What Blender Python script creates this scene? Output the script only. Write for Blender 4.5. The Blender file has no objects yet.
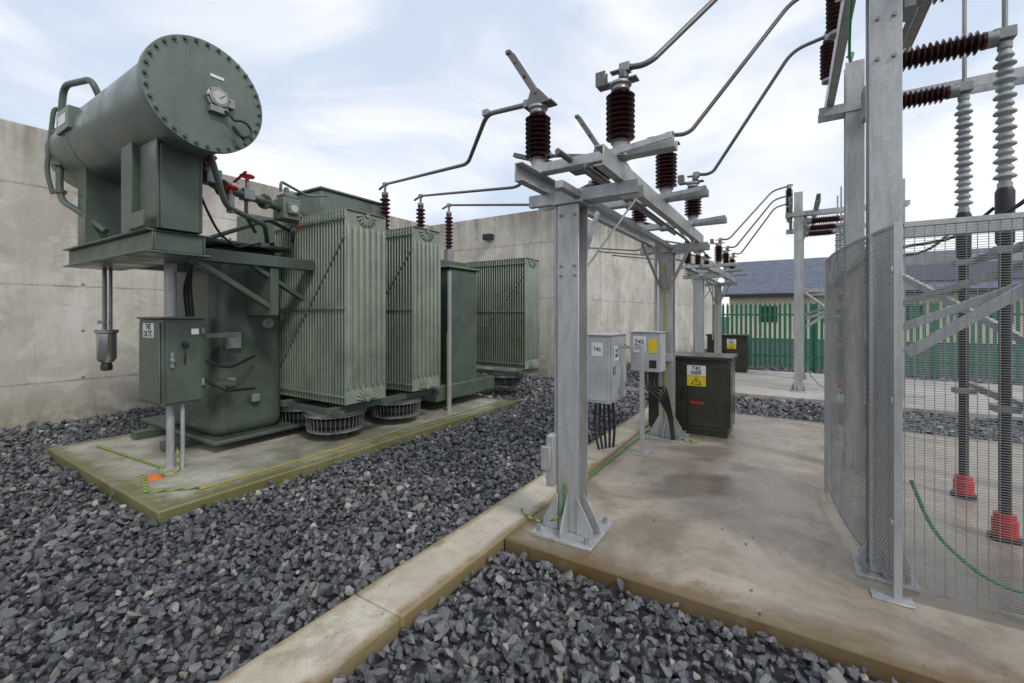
import bpy, bmesh, math, random
import numpy as np
from mathutils import Vector, Matrix
random.seed(4); rng=np.random.default_rng(7)
S=bpy.context.scene
S.view_settings.view_transform='Standard'; S.view_settings.look='None'; S.view_settings.exposure=0
R=math.radians
# ------------------------------------------------ node helpers
class NT:
    def __init__(s,name):
        s.mat=bpy.data.materials.new(name); s.mat.use_nodes=True
        s.t=s.mat.node_tree; s.b=s.t.nodes['Principled BSDF']
        s.co=s.n('ShaderNodeTexCoord').outputs['Object']
    def n(s,t,**k):
        x=s.t.nodes.new(t)
        for a,b in k.items(): setattr(x,a,b)
        return x
    def l(s,a,b): s.t.links.new(a,b)
    def put(s,v,sock):
        if isinstance(v,bpy.types.NodeSocket): s.l(v,sock)
        else: sock.default_value=v
    def m(s,op,a,b=0.0,c=0.0,clamp=False):
        x=s.n('ShaderNodeMath',operation=op); x.use_clamp=clamp
        s.put(a,x.inputs[0]); s.put(b,x.inputs[1]); s.put(c,x.inputs[2]); return x.outputs[0]
    def mapv(s,scale=(1,1,1)):
        x=s.n('ShaderNodeMapping'); s.l(s.co,x.inputs[0]); x.inputs['Scale'].default_value=scale; return x.outputs[0]
    def noise(s,scale,detail=5,rough=.6,vec=None,dist=0):
        x=s.n('ShaderNodeTexNoise'); x.inputs['Scale'].default_value=scale; x.inputs['Detail'].default_value=detail
        x.inputs['Roughness'].default_value=rough; x.inputs['Distortion'].default_value=dist
        s.l(vec or s.co,x.inputs['Vector']); return x.outputs['Fac']
    def ramp(s,f,a,b,ca=0,cb=1):
        x=s.n('ShaderNodeMapRange'); s.put(f,x.inputs[0]); x.inputs[1].default_value=a;x.inputs[2].default_value=b
        x.inputs[3].default_value=ca;x.inputs[4].default_value=cb; x.interpolation_type='SMOOTHSTEP'; return x.outputs[0]
    def mix(s,f,a,b,bt='MIX'):
        x=s.n('ShaderNodeMix',data_type='RGBA',blend_type=bt); s.put(f,x.inputs[0])
        for v,i in((a,6),(b,7)):
            if isinstance(v,bpy.types.NodeSocket): s.l(v,x.inputs[i])
            else: x.inputs[i].default_value=(*v,1)
        return x.outputs[2]
    def bump(s,h,st=.3,d=.01,prev=None):
        x=s.n('ShaderNodeBump'); x.inputs['Strength'].default_value=st; x.inputs['Distance'].default_value=d
        s.l(h,x.inputs['Height']); 
        if prev: s.l(prev,x.inputs['Normal'])
        return x.outputs[0]
    def out(s,col=None,rough=None,nrm=None,metal=None,spec=None):
        if col is not None:
            if isinstance(col,bpy.types.NodeSocket): s.l(col,s.b.inputs['Base Color'])
            else: s.b.inputs['Base Color'].default_value=(*col,1)
        if rough is not None: s.put(rough,s.b.inputs['Roughness'])
        if nrm is not None: s.l(nrm,s.b.inputs['Normal'])
        if metal is not None: s.put(metal,s.b.inputs['Metallic'])
        if spec is not None: s.put(spec,s.b.inputs['Specular IOR Level'])
        return s.mat
def mul(c,k): return tuple(min(1,x*k) for x in c)
def paint(name,c,rough=.45,grime=.5,metal=0,sc=3):
    t=NT(name); n=t.noise(sc,6,.65); st=t.noise(4,5,.7,t.mapv((3,3,.35)))
    col=t.mix(t.ramp(n,.3,.7),mul(c,.84),mul(c,1.12))
    col=t.mix(t.m('MULTIPLY',t.ramp(st,.50,.72),grime),col,(c[0]*.55+.02,c[1]*.5+.015,c[2]*.42+.01))
    dust=t.noise(9,6,.75); col=t.mix(t.m('MULTIPLY',t.ramp(dust,.55,.75),grime*.4),col,mul(c,1.5))
    f=t.noise(180,2,.5)
    return t.out(col,t.ramp(n,.3,.7,rough-.1,rough+.15),t.bump(n,.06,.02,t.bump(f,.08,.002)),metal)
def plain(name,c,rough=.5,metal=0):
    t=NT(name); n=t.noise(20,4); return t.out(t.mix(n,mul(c,.82),mul(c,1.12)),rough,None,metal)
def galv(name,c=.42):
    t=NT(name); v=t.n('ShaderNodeTexVoronoi'); v.inputs['Scale'].default_value=70; t.l(t.co,v.inputs['Vector'])
    sp=t.n('ShaderNodeSeparateColor'); t.l(v.outputs['Color'],sp.inputs[0])
    n=t.noise(3,5); a=t.mix(sp.outputs[0],(c*.90,c*.92,c*.92),(c*1.03,c*1.04,c*1.04))
    a=t.mix(t.m('MULTIPLY',t.ramp(t.noise(5,5,.7,t.mapv((3,3,.4))),.42,.70),.6),a,(c*.60,c*.58,c*.54))
    a=t.mix(t.m('MULTIPLY',t.ramp(t.noise(14,6,.8),.56,.72),.4),a,(c*1.35,c*1.35,c*1.32))
    return t.out(a,t.ramp(n,.3,.7,.38,.62),t.bump(sp.outputs[0],.04,.001),.45)
def concrete(name,ca,cb,stain,edge=None,speck=.5,rough=(.55,.85),moss=None,wet=0):
    t=NT(name); big=t.noise(.7,6,.65,dist=.4); mid=t.noise(4,8,.7); fine=t.noise(90,4,.7)
    col=t.mix(t.ramp(big,.3,.7),ca,cb); col=t.mix(t.m('MULTIPLY',t.ramp(mid,.48,.72),.6),col,stain)
    col=t.mix(t.m('MULTIPLY',t.ramp(fine,.45,.75),speck*.6),col,mul(ca,.55))
    blot=t.noise(1.3,9,.72,dist=.8); bf=t.ramp(blot,.50,.66); col=t.mix(t.m('MULTIPLY',bf,.5),col,mul(stain,.75))
    spots=t.noise(11,5,.8); col=t.mix(t.m('MULTIPLY',t.ramp(spots,.62,.72),.45),col,mul(cb,1.15))
    rg=t.ramp(big,.35,.65,*rough)
    if wet:
        wn=t.noise(.9,7,.6,dist=.6); wf=t.m('MULTIPLY',t.ramp(wn,.47,.60),wet)
        col=t.mix(wf,col,mul(stain,.72)); rg=t.m('SUBTRACT',rg,t.m('MULTIPLY',wf,.35),clamp=True)
    if moss:
        mn=t.noise(2.0,8,.75,dist=.7); col=t.mix(t.m('MULTIPLY',t.ramp(mn,.46,.66),moss[0]),col,moss[1])
    if edge:
        x0,x1,y0,y1,w,ec=edge; s=t.n('ShaderNodeSeparateXYZ'); t.l(t.co,s.inputs[0])
        dx=t.m('MINIMUM',t.m('SUBTRACT',s.outputs[0],x0),t.m('SUBTRACT',x1,s.outputs[0]))
        dy=t.m('MINIMUM',t.m('SUBTRACT',s.outputs[1],y0),t.m('SUBTRACT',y1,s.outputs[1]))
        d=t.m('MINIMUM',dx,dy); d=t.m('ADD',d,t.m('MULTIPLY',t.m('SUBTRACT',mid,.5),w*2.2)); d=t.m('ADD',d,t.m('MULTIPLY',t.m('SUBTRACT',blot,.5),w*2.5))
        col=t.mix(t.ramp(d,0,w,.85,0),col,ec)
    b=t.bump(mid,.3,.012); b=t.bump(fine,.4,.003,b)
    return t.out(col,rg,b)
G_DK=paint('transformer_green_paint',(.082,.108,.085),.34,.5)
G_MD=paint('conservator_green_paint',(.135,.168,.140),.32,.5)
G_RAD=paint('radiator_green_paint',(.235,.275,.215),.36,.55)
GALV=galv('galvanised_steel',.47); GALVD=galv('galvanised_steel_dull',.32)
BROWN=paint('brown_porcelain',(.052,.020,.020),.13,.1)
GREYSIL=paint('grey_silicone',(.36,.38,.38),.45,.3)
ALU=paint('weathered_aluminium',(.17,.16,.16),.4,.3,.6)
BLACK=plain('black_rubber',(.018,.018,.02),.5)
RED=plain('red_plastic',(.50,.02,.02),.35); ORANGE=plain('orange_plastic',(.7,.16,.02),.5)
KIOSK=paint('kiosk_olive_paint',(.040,.040,.027),.28,.4)
BOXG=paint('cabinet_grey_paint',(.46,.48,.49),.4,.3)
WHITE=plain('white_label',(.80,.80,.80),.5); YEL=plain('yellow_label',(.8,.6,.02),.5)
TXT=plain('black_lettering',(.015,.015,.015),.6)
RDT=plain('red_lettering',(.5,.03,.02),.6)
GLASS=plain('dial_glass',(.5,.5,.48),.15)
SILVER=plain('polished_steel',(.6,.6,.6),.25,.9)
EARTH=NT('green_yellow_earth_strap'); 
w_=EARTH.n('ShaderNodeTexWave'); w_.inputs['Scale'].default_value=3.5; EARTH.l(EARTH.co,w_.inputs['Vector'])
EARTH=EARTH.out(EARTH.mix(EARTH.ramp(w_.outputs['Fac'],.45,.55),(.04,.20,.05),(.40,.36,.06)),.6)
GREENW=plain('green_cable',(.03,.30,.12),.5)
# ------------------------------------------------ geometry helpers
OFF=Vector((0,0,0))
def empty(name,loc):
    e=bpy.data.objects.new(name,None); S.collection.objects.link(e); e.location=Vector(loc)+OFF; e.empty_display_size=.2
    return e
class P:
    def __init__(s,name,parent,mat,bevel=0,segs=2,ang=35):
        s.name,s.parent,s.mat,s.bevel,s.segs,s.ang=name,parent,mat,bevel,segs,ang; s.bm=bmesh.new()
    def hexa(s,v):
        v=[s.bm.verts.new(p) for p in v]
        for f in((0,3,2,1),(4,5,6,7),(0,1,5,4),(1,2,6,5),(2,3,7,6),(3,0,4,7)): s.bm.faces.new([v[i] for i in f])
        return s
    def box(s,x0,x1,y0,y1,z0,z1):
        return s.hexa([(x0,y0,z0),(x1,y0,z0),(x1,y1,z0),(x0,y1,z0),(x0,y0,z1),(x1,y0,z1),(x1,y1,z1),(x0,y1,z1)])
    def bar(s,a,b,w,h,up=(0,0,1)):
        a=Vector(a);b=Vector(b);d=(b-a).normalized();u=Vector(up)
        if abs(d.dot(u))>.98:u=Vector((0,1,0))
        x=d.cross(u).normalized();y=x.cross(d).normalized(); x*=w/2;y*=h/2
        return s.hexa([a-x-y,a+x-y,b+x-y,b-x-y,a-x+y,a+x+y,b+x+y,b-x+y])
    def plate(s,pts,t):
        t=Vector(t); a=[s.bm.verts.new(Vector(p)) for p in pts]; b=[s.bm.verts.new(Vector(p)+t) for p in pts]; n=len(a)
        s.bm.faces.new(a[::-1]); s.bm.faces.new(b)
        for i in range(n): s.bm.faces.new((a[i],a[(i+1)%n],b[(i+1)%n],b[i]))
        return s
    def lathe(s,o,ax,prof,seg=20):
        o=Vector(o);ax=Vector(ax).normalized(); u=Vector((0,0,1)) if abs(ax.z)<.9 else Vector((1,0,0))
        x=ax.cross(u).normalized();y=ax.cross(x); rings=[]
        for t,r in prof:
            rings.append([s.bm.verts.new(o+ax*t+(x*math.cos(2*math.pi*i/seg)+y*math.sin(2*math.pi*i/seg))*max(r,1e-4)) for i in range(seg)])
        for a,b in zip(rings,rings[1:]):
            for i in range(seg): s.bm.faces.new((a[i],a[(i+1)%seg],b[(i+1)%seg],b[i]))
        s.bm.faces.new(rings[0][::-1]); s.bm.faces.new(rings[-1]); return s
    def cyl(s,a,b,r,seg=16,r2=None):
        a=Vector(a);b=Vector(b); return s.lathe(a,b-a,[(0,r),((b-a).length,r if r2 is None else r2)],seg)
    def tube(s,pts,r,seg=10,fil=.12):
        pts=[Vector(p) for p in pts]; q=[pts[0]]
        for i in range(1,len(pts)-1):
            p=pts[i];a=pts[i-1]-p;b=pts[i+1]-p; f=min(fil,a.length*.45,b.length*.45)
            A=p+a.normalized()*f;B=p+b.normalized()*f
            for k in range(6):
                t=k/5; q.append(A*(1-t)**2+p*2*t*(1-t)+B*t*t)
        q.append(pts[-1]); prev=None; x=None
        for i,p in enumerate(q):
            d=(q[min(i+1,len(q)-1)]-q[max(i-1,0)]).normalized()
            if x is None:
                u=Vector((0,0,1)) if abs(d.z)<.9 else Vector((1,0,0)); x=d.cross(u).normalized()
            x=(x-d*x.dot(d)).normalized(); y=d.cross(x)
            ring=[s.bm.verts.new(p+(x*math.cos(2*math.pi*j/seg)+y*math.sin(2*math.pi*j/seg))*r) for j in range(seg)]
            if prev:
                for j in range(seg): s.bm.faces.new((prev[j],prev[(j+1)%seg],ring[(j+1)%seg],ring[j]))
            else: s.bm.faces.new(ring[::-1])
            prev=ring
        s.bm.faces.new(prev); return s
    def done(s):
        bmesh.ops.translate(s.bm,verts=s.bm.verts,vec=OFF)
        bmesh.ops.recalc_face_normals(s.bm,faces=s.bm.faces)
        me=bpy.data.meshes.new(s.name); s.bm.to_mesh(me); s.bm.free()
        me.polygons.foreach_set('use_smooth',[True]*len(me.polygons)); me.set_sharp_from_angle(angle=R(s.ang))
        me.materials.append(s.mat); o=bpy.data.objects.new(s.name,me); S.collection.objects.link(o)
        if s.parent: o.parent=s.parent; o.location=-s.parent.location
        if s.bevel:
            b=o.modifiers.new('bevel','BEVEL'); b.width=s.bevel; b.segments=s.segs; b.limit_method='ANGLE'; b.harden_normals=False
        return o
def text(parent,body,loc,rot,size,mat=TXT,name='lettering'):
    c=bpy.data.curves.new(name,'FONT'); c.body=body; c.size=size; c.align_x='CENTER'; c.align_y='CENTER'; c.extrude=.0008; c.space_line=.85
    c.offset=size*.012
    o=bpy.data.objects.new(name,c); S.collection.objects.link(o); o.data.materials.append(mat)
    o.location=Vector(loc)+OFF; o.rotation_euler=rot
    if parent: o.parent=parent; o.location-=parent.location
FY=(R(90),0,0); FX=(R(90),0,R(90))
def sheds(n,L,rc,rs,alt=1.0):
    p=[(0,rc*1.25),(L*.04,rc*1.25),(L*.05,rc)]
    z0=L*.06; pit=L*.88/n
    for i in range(n):
        r=rs if i%2==0 else rs*alt; z=z0+i*pit
        p+=[(z,rc),(z+pit*.12,rc*1.15),(z+pit*.30,r*.97),(z+pit*.42,r),(z+pit*.55,r*.94),(z+pit*.85,rc*1.12)]
    p+=[(L*.95,rc),(L*.96,rc*1.25),(L,rc*1.25)]; return p
def hbeam(p,x,y,z0,z1,w=.2,t=.014):
    p.box(x-w/2,x+w/2,y-w/2,y-w/2+t,z0,z1); p.box(x-w/2,x+w/2,y+w/2-t,y+w/2,z0,z1); p.box(x-t/2,x+t/2,y-w/2+t+.0005,y+w/2-t-.0005,z0,z1)
def foot(p,b,x,y,z,w=.24,h=.28,k=.1):
    p.box(x-w,x+w,y-w,y+w,z,z+.022); z+=.0225
    for sx in(-1,1):
        p.plate([(x+sx*(k+.002),y-.006,z),(x+sx*(w-.02),y-.006,z),(x+sx*(w-.02),y-.006,z+.05),(x+sx*(k+.002),y-.006,z+h)],(0,.012,0))
        p.plate([(x-.006,y+sx*(k+.002),z),(x-.006,y+sx*(w-.02),z),(x-.006,y+sx*(w-.02),z+.05),(x-.006,y+sx*(k+.002),z+h)],(.012,0,0))
        if w>.2: p.plate([(x+sx*(k-.01),y-k-.016,z),(x+sx*(w-.04),y-k-.016,z),(x+sx*(w-.04),y-k-.016,z+.06),(x+sx*(k-.01),y-k-.016,z+h)],(0,.012,0))
        for sy in(-1,1): b.cyl((x+sx*(w-.05),y+sy*(w-.05),z-.002),(x+sx*(w-.05),y+sy*(w-.05),z+.045),.016,6)
SLAB=.07
# ------------------------------------------------ ground, slabs
t=NT('gravel_bed'); v=t.n('ShaderNodeTexVoronoi'); v.inputs['Scale'].default_value=17; t.l(t.co,v.inputs['Vector'])
sp=t.n('ShaderNodeSeparateColor'); t.l(v.outputs['Color'],sp.inputs[0])
c=t.mix(sp.outputs[0],(.03,.031,.034),(.13,.133,.138)); c=t.mix(t.ramp(v.outputs['Distance'],.25,.6),c,(.015,.015,.016))
GB=t.out(c,.8,t.bump(v.outputs['Distance'],-.9,.03))
g=P('ground',None,GB); g.bm.faces.new([g.bm.verts.new(p) for p in((-400,-400,-.03),(400,-400,-.03),(400,600,-.03),(-400,600,-.03))]); g.done()
SX0,SX1,SY0,SY1=-1.775,6.5,2.7,8.2
CS=concrete('slab_concrete',(.31,.255,.195),(.46,.405,.335),(.20,.152,.105),(SX0,SX1,SY0,SY1,.22,(.13,.08,.022)),.8,(.28,.62),wet=.6)
e=empty('concrete_slab',(2,5,0)); P('slab',e,CS,.014).box(SX0,SX1,SY0,SY1,-.1,SLAB).done()
P('far_slab',e,concrete('far_concrete',(.40,.37,.33),(.50,.475,.43),(.28,.245,.20)),.012).box(SX0,SX1,10.4,15.0,-.1,SLAB).done()
CK=concrete('kerb_concrete',(.44,.39,.31),(.58,.53,.44),(.28,.22,.14),(-2.17,-1.785,-8,16.5,.08,(.20,.14,.05)),.8,moss=(.35,(.26,.215,.10)))
e=empty('concrete_kerb',(-2,3,0)); k=P('kerb_units',e,CK,.014)
y=-3.1
while y<16: k.box(-2.17,-1.785,y,y+2.396,-.1,.065); y+=2.4
k.done()
CP=concrete('plinth_concrete',(.37,.35,.29),(.54,.52,.45),(.21,.195,.13),(-7.65,-4.4,1.5,7.1,.26,(.13,.12,.03)),.8,(.35,.7),moss=(.55,(.17,.165,.08)),wet=.45)
e=empty('transformer_plinth',(-6,4,0)); P('plinth',e,CP,.018).box(-7.65,-4.4,1.5,7.1,-.1,.085).done()
# ------------------------------------------------ walls
t=NT('cast_concrete_wall'); s3=t.n('ShaderNodeSeparateXYZ'); t.l(t.co,s3.inputs[0]); z=s3.outputs[2]; s_=t.m('ADD',s3.outputs[0],s3.outputs[1])
big=t.noise(.55,6,.6,dist=.5); mid=t.noise(3.5,8,.72); fine=t.noise(60,4,.7); strk=t.noise(2.2,7,.7,t.mapv((1,1,.10))); pat=t.noise(1.3,9,.75,dist=1.0)
col=t.mix(t.ramp(big,.32,.68),(.46,.425,.36),(.66,.63,.565)); col=t.mix(t.m('MULTIPLY',t.ramp(strk,.46,.68),.5),col,(.32,.285,.23))
col=t.mix(t.m('MULTIPLY',t.ramp(mid,.50,.68),.4),col,(.34,.31,.26)); col=t.mix(t.m('MULTIPLY',t.ramp(pat,.54,.62),.38),col,(.70,.675,.62)); col=t.mix(t.m('MULTIPLY',t.ramp(pat,.46,.36),.38),col,(.28,.255,.20))
col=t.mix(t.m('MULTIPLY',t.ramp(z,3.5,4.65),t.ramp(strk,.32,.62,.1,.8)),col,(.20,.185,.15))
col=t.mix(t.m('MULTIPLY',t.ramp(z,.0,.7,1,0),t.ramp(mid,.35,.6,.2,.7)),col,(.20,.185,.13))
def lines(c,per,off,w):
    f=t.m('ABSOLUTE',t.m('SUBTRACT',t.m('FRACT',t.m('DIVIDE',t.m('ADD',c,off),per)),.5)); f=t.m('MULTIPLY',f,per)
    return t.ramp(f,w*.4,w,1,0)
jh=lines(z,1.55,.15,.022); jv=lines(s_,2.44,.3,.018); j=t.m('MAXIMUM',jh,jv)
hx=t.m('MULTIPLY',t.m('SUBTRACT',t.m('FRACT',t.m('DIVIDE',t.m('ADD',s_,.9),1.22)),.5),1.22); hz=t.m('MULTIPLY',t.m('SUBTRACT',t.m('FRACT',t.m('DIVIDE',t.m('ADD',z,.5),.775)),.5),.775)
hd=t.m('SQRT',t.m('ADD',t.m('MULTIPLY',hx,hx),t.m('MULTIPLY',hz,hz))); hole=t.ramp(hd,.018,.03,1,0)
j2=t.m('MAXIMUM',t.m('MULTIPLY',j,t.ramp(mid,.4,.6,.15,.5)),t.m('MULTIPLY',hole,.8)); col=t.mix(j2,col,(.14,.13,.11))
hgt=t.m('SUBTRACT',t.m('MULTIPLY',fine,.25),j2)
WALL=t.out(col,.85,t.bump(hgt,.5,.012,t.bump(mid,.3,.02)))
e=empty('concrete_blast_wall',(-8,8,0)); H=4.66
P('side_wall',e,WALL,.02).box(-10.35,-10,-6,11.2,-.2,H).done()
P('end_wall',e,WALL,.02).box(-9.998,-5.43,10.8,11.15,-.2,H+.004).done()
w=P('return_wall',e,WALL,.02); w.hexa([(-5.78,11.155,-.2),(-5.428,10.80,-.2),(-3.45,26.8,-.2),(-3.8,26.8,-.2),(-5.78,11.155,H),(-5.428,10.80,H),(-3.45,26.8,H),(-3.8,26.8,H)]); w.done()
P('floodlight_body',e,BLACK,.01).box(-7.75,-7.45,10.6,10.78,3.95,4.12).done()
# ------------------------------------------------ power transformer
T=empty('power_transformer',(-6,4,0))
tk=P('tap_changer_tank',T,G_DK,.16,6); tk.box(-7.15,-5.72,2.5,3.36,.22,2.55); tk.done()
tk=P('main_tank',T,G_DK,.03); tk.box(-7.75,-6.2,3.36,7.6,.3,2.7)
for y in(3.9,4.8,5.7,6.6): tk.box(-6.2,-6.12,y,y+.1,.32,2.65)
tk.done()
P('tank_lids',T,G_DK,.012).box(-7.22,-5.64,2.42,3.40,2.556,2.60).box(-7.83,-6.08,3.405,7.68,2.703,2.75).box(-7.8,-5.6,2.45,7.6,.19,.24).done()
b=P('tank_base_skids',T,G_DK,.01)
for x in(-7.3,-6.4): b.box(x,x+.16,2.2,7.6,.085,.19)
b.done()
b=P('lid_bolts',T,GALVD)
for i in range(11): b.cyl((-5.665,2.47+i*.09,2.60),(-5.665,2.47+i*.09,2.625),.012,6)
for i in range(16): b.cyl((-7.1+i*.093,2.445,2.60),(-7.1+i*.093,2.445,2.625),.012,6)
b.done()
t2=P('turret',T,G_MD,.03); t2.box(-6.95,-6.02,4.1,5.3,2.75,3.62); t2.box(-6.99,-5.98,4.06,5.34,3.622,3.66); t2.box(-7.3,-6.9,3.5,4.3,2.75,3.25); t2.done()
P('cable_box',T,G_DK,.03).box(-6.1,-4.98,5.85,6.65,.45,2.52).box(-6.15,-4.93,5.80,6.70,2.522,2.57).done()
P('lower_cable_box',T,G_DK,.03).box(-5.9,-4.95,5.5,7.2,.25,.52).done()
def radiator(y0,y1,x0,x1,z0,z1):
    r=P('radiator_panels',T,G_RAD,.003,1)
    n=int((x1-x0)/.056); w=(y1-y0)
    for i in range(n):
        x=x0+i*(x1-x0-.02)/(n-1)
        r.box(x,x+.014,y0,y1,z0+.03,z1-.03)
        for e_ in(y0+.004,y1-.024): r.box(x-.004,x+.018,e_,e_+.02,z0+.06,z1-.06)
    r.done()
    f=P('radiator_flutes',T,G_RAD)
    nf=7
    for k in range(nf):
        yy=y0+w*(k+.5)/nf
        f.lathe((x1,yy,z0+.20),(0,0,1),[(0,.004),(.05,.028),(z1-z0-.45,.028),(z1-z0-.40,.004)],10)
    for zc,sg in((z0+.05,1),(z1-.05,-1)):
        for k in range(9):
            a=R(12+k*19.5); c=Vector((x1+.004,(y0+y1)/2,zc)); d=Vector((0,math.cos(a),sg*math.sin(a)))
            f.lathe(c+d*.035,d,[(0,.004),(.02,.012),(.10,.019),(.125,.004)],8)
        f.cyl((x1-.01,(y0+y1)/2,zc+sg*.01),(x1+.03,(y0+y1)/2,zc+sg*.01),.028,14)
    f.done()
    h=P('radiator_headers',T,G_RAD,.01)
    for zz in(z0+.10,z1-.10): h.cyl((x0-.15,(y0+y1)/2,zz),(x1-.01,(y0+y1)/2,zz),.05,14)
    h.box(x0-.01,x1+.02,y0+.02,y1-.02,z1-.028,z1-.018)
    h.done()
    s_=P('radiator_tie_bars',T,G_RAD)
    s_.bar((x0,y0-.008,z0+.25),(x1,y0-.008,z1-.35),.012,.022,(0,1,0))
    for zz in(z0+.12,z0+1.2,z1-.14): s_.box(x0-.02,x1+.01,y0-.012,y0-.0015,zz,zz+.022)
    s_.done()
RX0,RX1=-6.08,-4.55
radiator(3.42,4.06,RX0,RX1,.58,3.02); radiator(4.54,5.14,RX0,RX1,.58,3.0); radiator(7.7,8.3,RX0,RX1,.58,2.9)
fr=P('fan_support_rails',T,G_DK,.006)
fr.box(-5.75,-5.67,3.3,5.2,.49,.57).box(-4.78,-4.70,3.3,5.2,.49,.57).box(-6.2,-4.55,3.36,3.42,.47,.545).box(-6.2,-4.55,5.12,5.18,.47,.545)
fr.box(-6.2,-4.55,7.65,7.71,.47,.545).box(-4.7,-4.62,7.6,8.4,.49,.57); fr.done()
fan=P('cooling_fans',T,GALVD,.0); fg=P('fan_guards',T,GALV); fm=P('fan_motors',T,BLACK)
for cx,cy in((-5.15,3.72),(-5.1,4.75),(-5.2,8.0),(-5.9,3.75)):
    fan.lathe((cx,cy,.40),(0,0,1),[(0,.35),(.0,.39),(.015,.39),(.02,.365),(.05,.365),(.07,.39),(.075,.35)],28)
    fan.lathe((cx,cy,.20),(0,0,1),[(0,.32),(.0,.355),(.012,.355),(.014,.32)],28)
    for q in range(40):
        a=q*2*math.pi/40; fan.bar((cx+.35*math.cos(a),cy+.35*math.sin(a),.205),(cx+.37*math.cos(a),cy+.37*math.sin(a),.405),.006,.006)
    fm.cyl((cx,cy,.17),(cx,cy,.42),.10,16); fm.lathe((cx,cy,.27),(0,0,1),[(0,.31),(.08,.31)],24)
    for q in range(6):
        a=q*math.pi/6; d=Vector((math.cos(a),math.sin(a),0))*.34; c_=Vector((cx,cy,.17)); fg.tube([c_-d+Vector((0,0,.04)),c_-d*.6+Vector((0,0,-.03)),c_+d*.6+Vector((0,0,-.03)),c_+d+Vector((0,0,.04))],.005,5)
fan.done(); fg.done(); fm.done()
# conservator
CY,CZ=1.80,3.59; cr=.425
b=P('conservator_cylinder',T,G_MD)
b.lathe((-7.1,CY,CZ),(1,0,0),[(-.10,.0),(-.085,.2),(-.04,.37),(0,cr),(.0,cr),(2.80,cr),(2.80,cr+.042),(2.83,cr+.042),(2.833,cr+.036),(2.836,cr+.042),(2.86,cr+.042),(2.862,cr+.03)],64)
b.lathe((-6.3,CY,CZ),(1,0,0),[(0,cr),(.01,cr+.006),(.03,cr+.006),(.04,cr)],64)
b.box(-6.5,-6.1,CY-cr-.03,CY-cr+.12,CZ+.0,CZ+.22); b.box(-4.9,-4.86,CY-.06,CY+.06,CZ+cr-.01,CZ+cr+.09); b.box(-6.7,-6.66,CY-.06,CY+.06,CZ+cr-.01,CZ+cr+.09); b.done()
P('conservator_label',T,WHITE,.001).box(-6.42,-6.18,CY-cr-.034,CY-cr-.031,CZ+.06,CZ+.16).done()
b=P('conservator_bolts',T,G_DK)
for i in range(32):
    a=2*math.pi*i/32; b.cyl((-4.24,CY+math.cos(a)*(cr+.013),CZ+math.sin(a)*(cr+.013)),(-4.212,CY+math.cos(a)*(cr+.013),CZ+math.sin(a)*(cr+.013)),.0145,6)
b.done()
gy,gz=CY+.07,CZ+.0
b=P('oil_level_gauge',T,GALVD); b.lathe((-4.238,gy,gz),(1,0,0),[(0,.095),(.03,.095),(.035,.08),(.06,.08),(.062,.065)],8)
for i in range(8):
    a=2*math.pi*i/8; b.cyl((-4.205,gy+.086*math.cos(a),gz+.086*math.sin(a)),(-4.19,gy+.086*math.cos(a),gz+.086*math.sin(a)),.009,6)
b.box(-4.235,-4.18,gy-.07,gy+.07,gz-.13,gz-.08); b.box(-4.235,-4.19,gy+.07,gy+.13,gz-.05,gz+.03); b.done()
b=P('gauge_dial',T,GLASS); b.lathe((-4.176,gy,gz),(1,0,0),[(0,.056),(.003,.056)],24); b.done()
b=P('gauge_needle',T,TXT); b.bar((-4.17,gy,gz-.01),(-4.17,gy+.04,gz+.03),.006,.004); b.done()
P('gauge_dial_band',T,YEL).bar((-4.171,gy-.04,gz-.03),(-4.171,gy-.04,gz+.025),.012,.004).done()
P('rating_plate',T,WHITE,.002).box(-4.237,-4.23,gy-.05,gy+.06,gz+.18,gz+.205).done()
b=P('gauge_hose',T,BLACK)
pts=[(-4.17,gy+.04,gz-.1)]+[(-4.15,gy+.17+.08*math.cos(a),gz-.22+.07*math.sin(a)) for a in np.linspace(2.4,2.4-5.6,14)]+[(-4.17,gy+.2,gz-.31)]
b.tube(pts,.011,8,.03); b.done()
b=P('breather_pipe',T,G_DK)
b.tube([(-6.1,1.6,3.94),(-6.1,1.52,4.14),(-6.78,1.46,4.24),(-6.83,1.44,3.6),(-6.83,1.44,2.98),(-6.5,1.5,2.84),(-6.2,1.66,2.6)],.032,12,.16)
b.tube([(-6.85,1.6,3.88),(-6.93,1.42,4.06),(-6.95,1.36,3.3),(-6.9,1.40,3.05)],.022,10,.12)
for q in((-6.83,1.44,3.7),(-6.83,1.44,3.05),(-6.83,1.44,3.35)): b.cyl(q,(q[0],q[1],q[2]+.035),.06,14)
b.done()
b=P('breather_drop_pipes',T,GALVD); b.cyl((-6.95,1.85,1.52),(-6.95,1.85,2.25),.022); b.cyl((-6.86,1.88,1.52),(-6.86,1.88,2.25),.018); b.cyl((-6.92,1.86,1.49),(-6.92,1.86,1.53),.11,24); b.box(-7.02,-6.8,1.8,1.83,1.6,1.64); b.done()
b=P('silica_gel_breather',T,SILVER); b.lathe((-6.92,1.86,1.14),(0,0,1),[(0,.03),(.0,.06),(.03,.085),(.05,.095),(.34,.095),(.35,.085)],28); b.done()
P('breather_cup',T,BLACK).lathe((-6.92,1.86,1.04),(0,0,1),[(0,.03),(.01,.055),(.07,.055),(.10,.04)],20).done()
b=P('conservator_supports',T,G_DK,.008)
b.box(-5.28,-5.02,1.52,1.98,2.46,3.27).box(-6.55,-6.3,1.52,1.98,2.46,3.27)
b.box(-5.0,-4.62,1.57,1.595,2.46,3.24).box(-5.0,-4.62,1.90,1.925,2.46,3.24).box(-4.64,-4.615,1.596,1.899,2.46,3.2)
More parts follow.
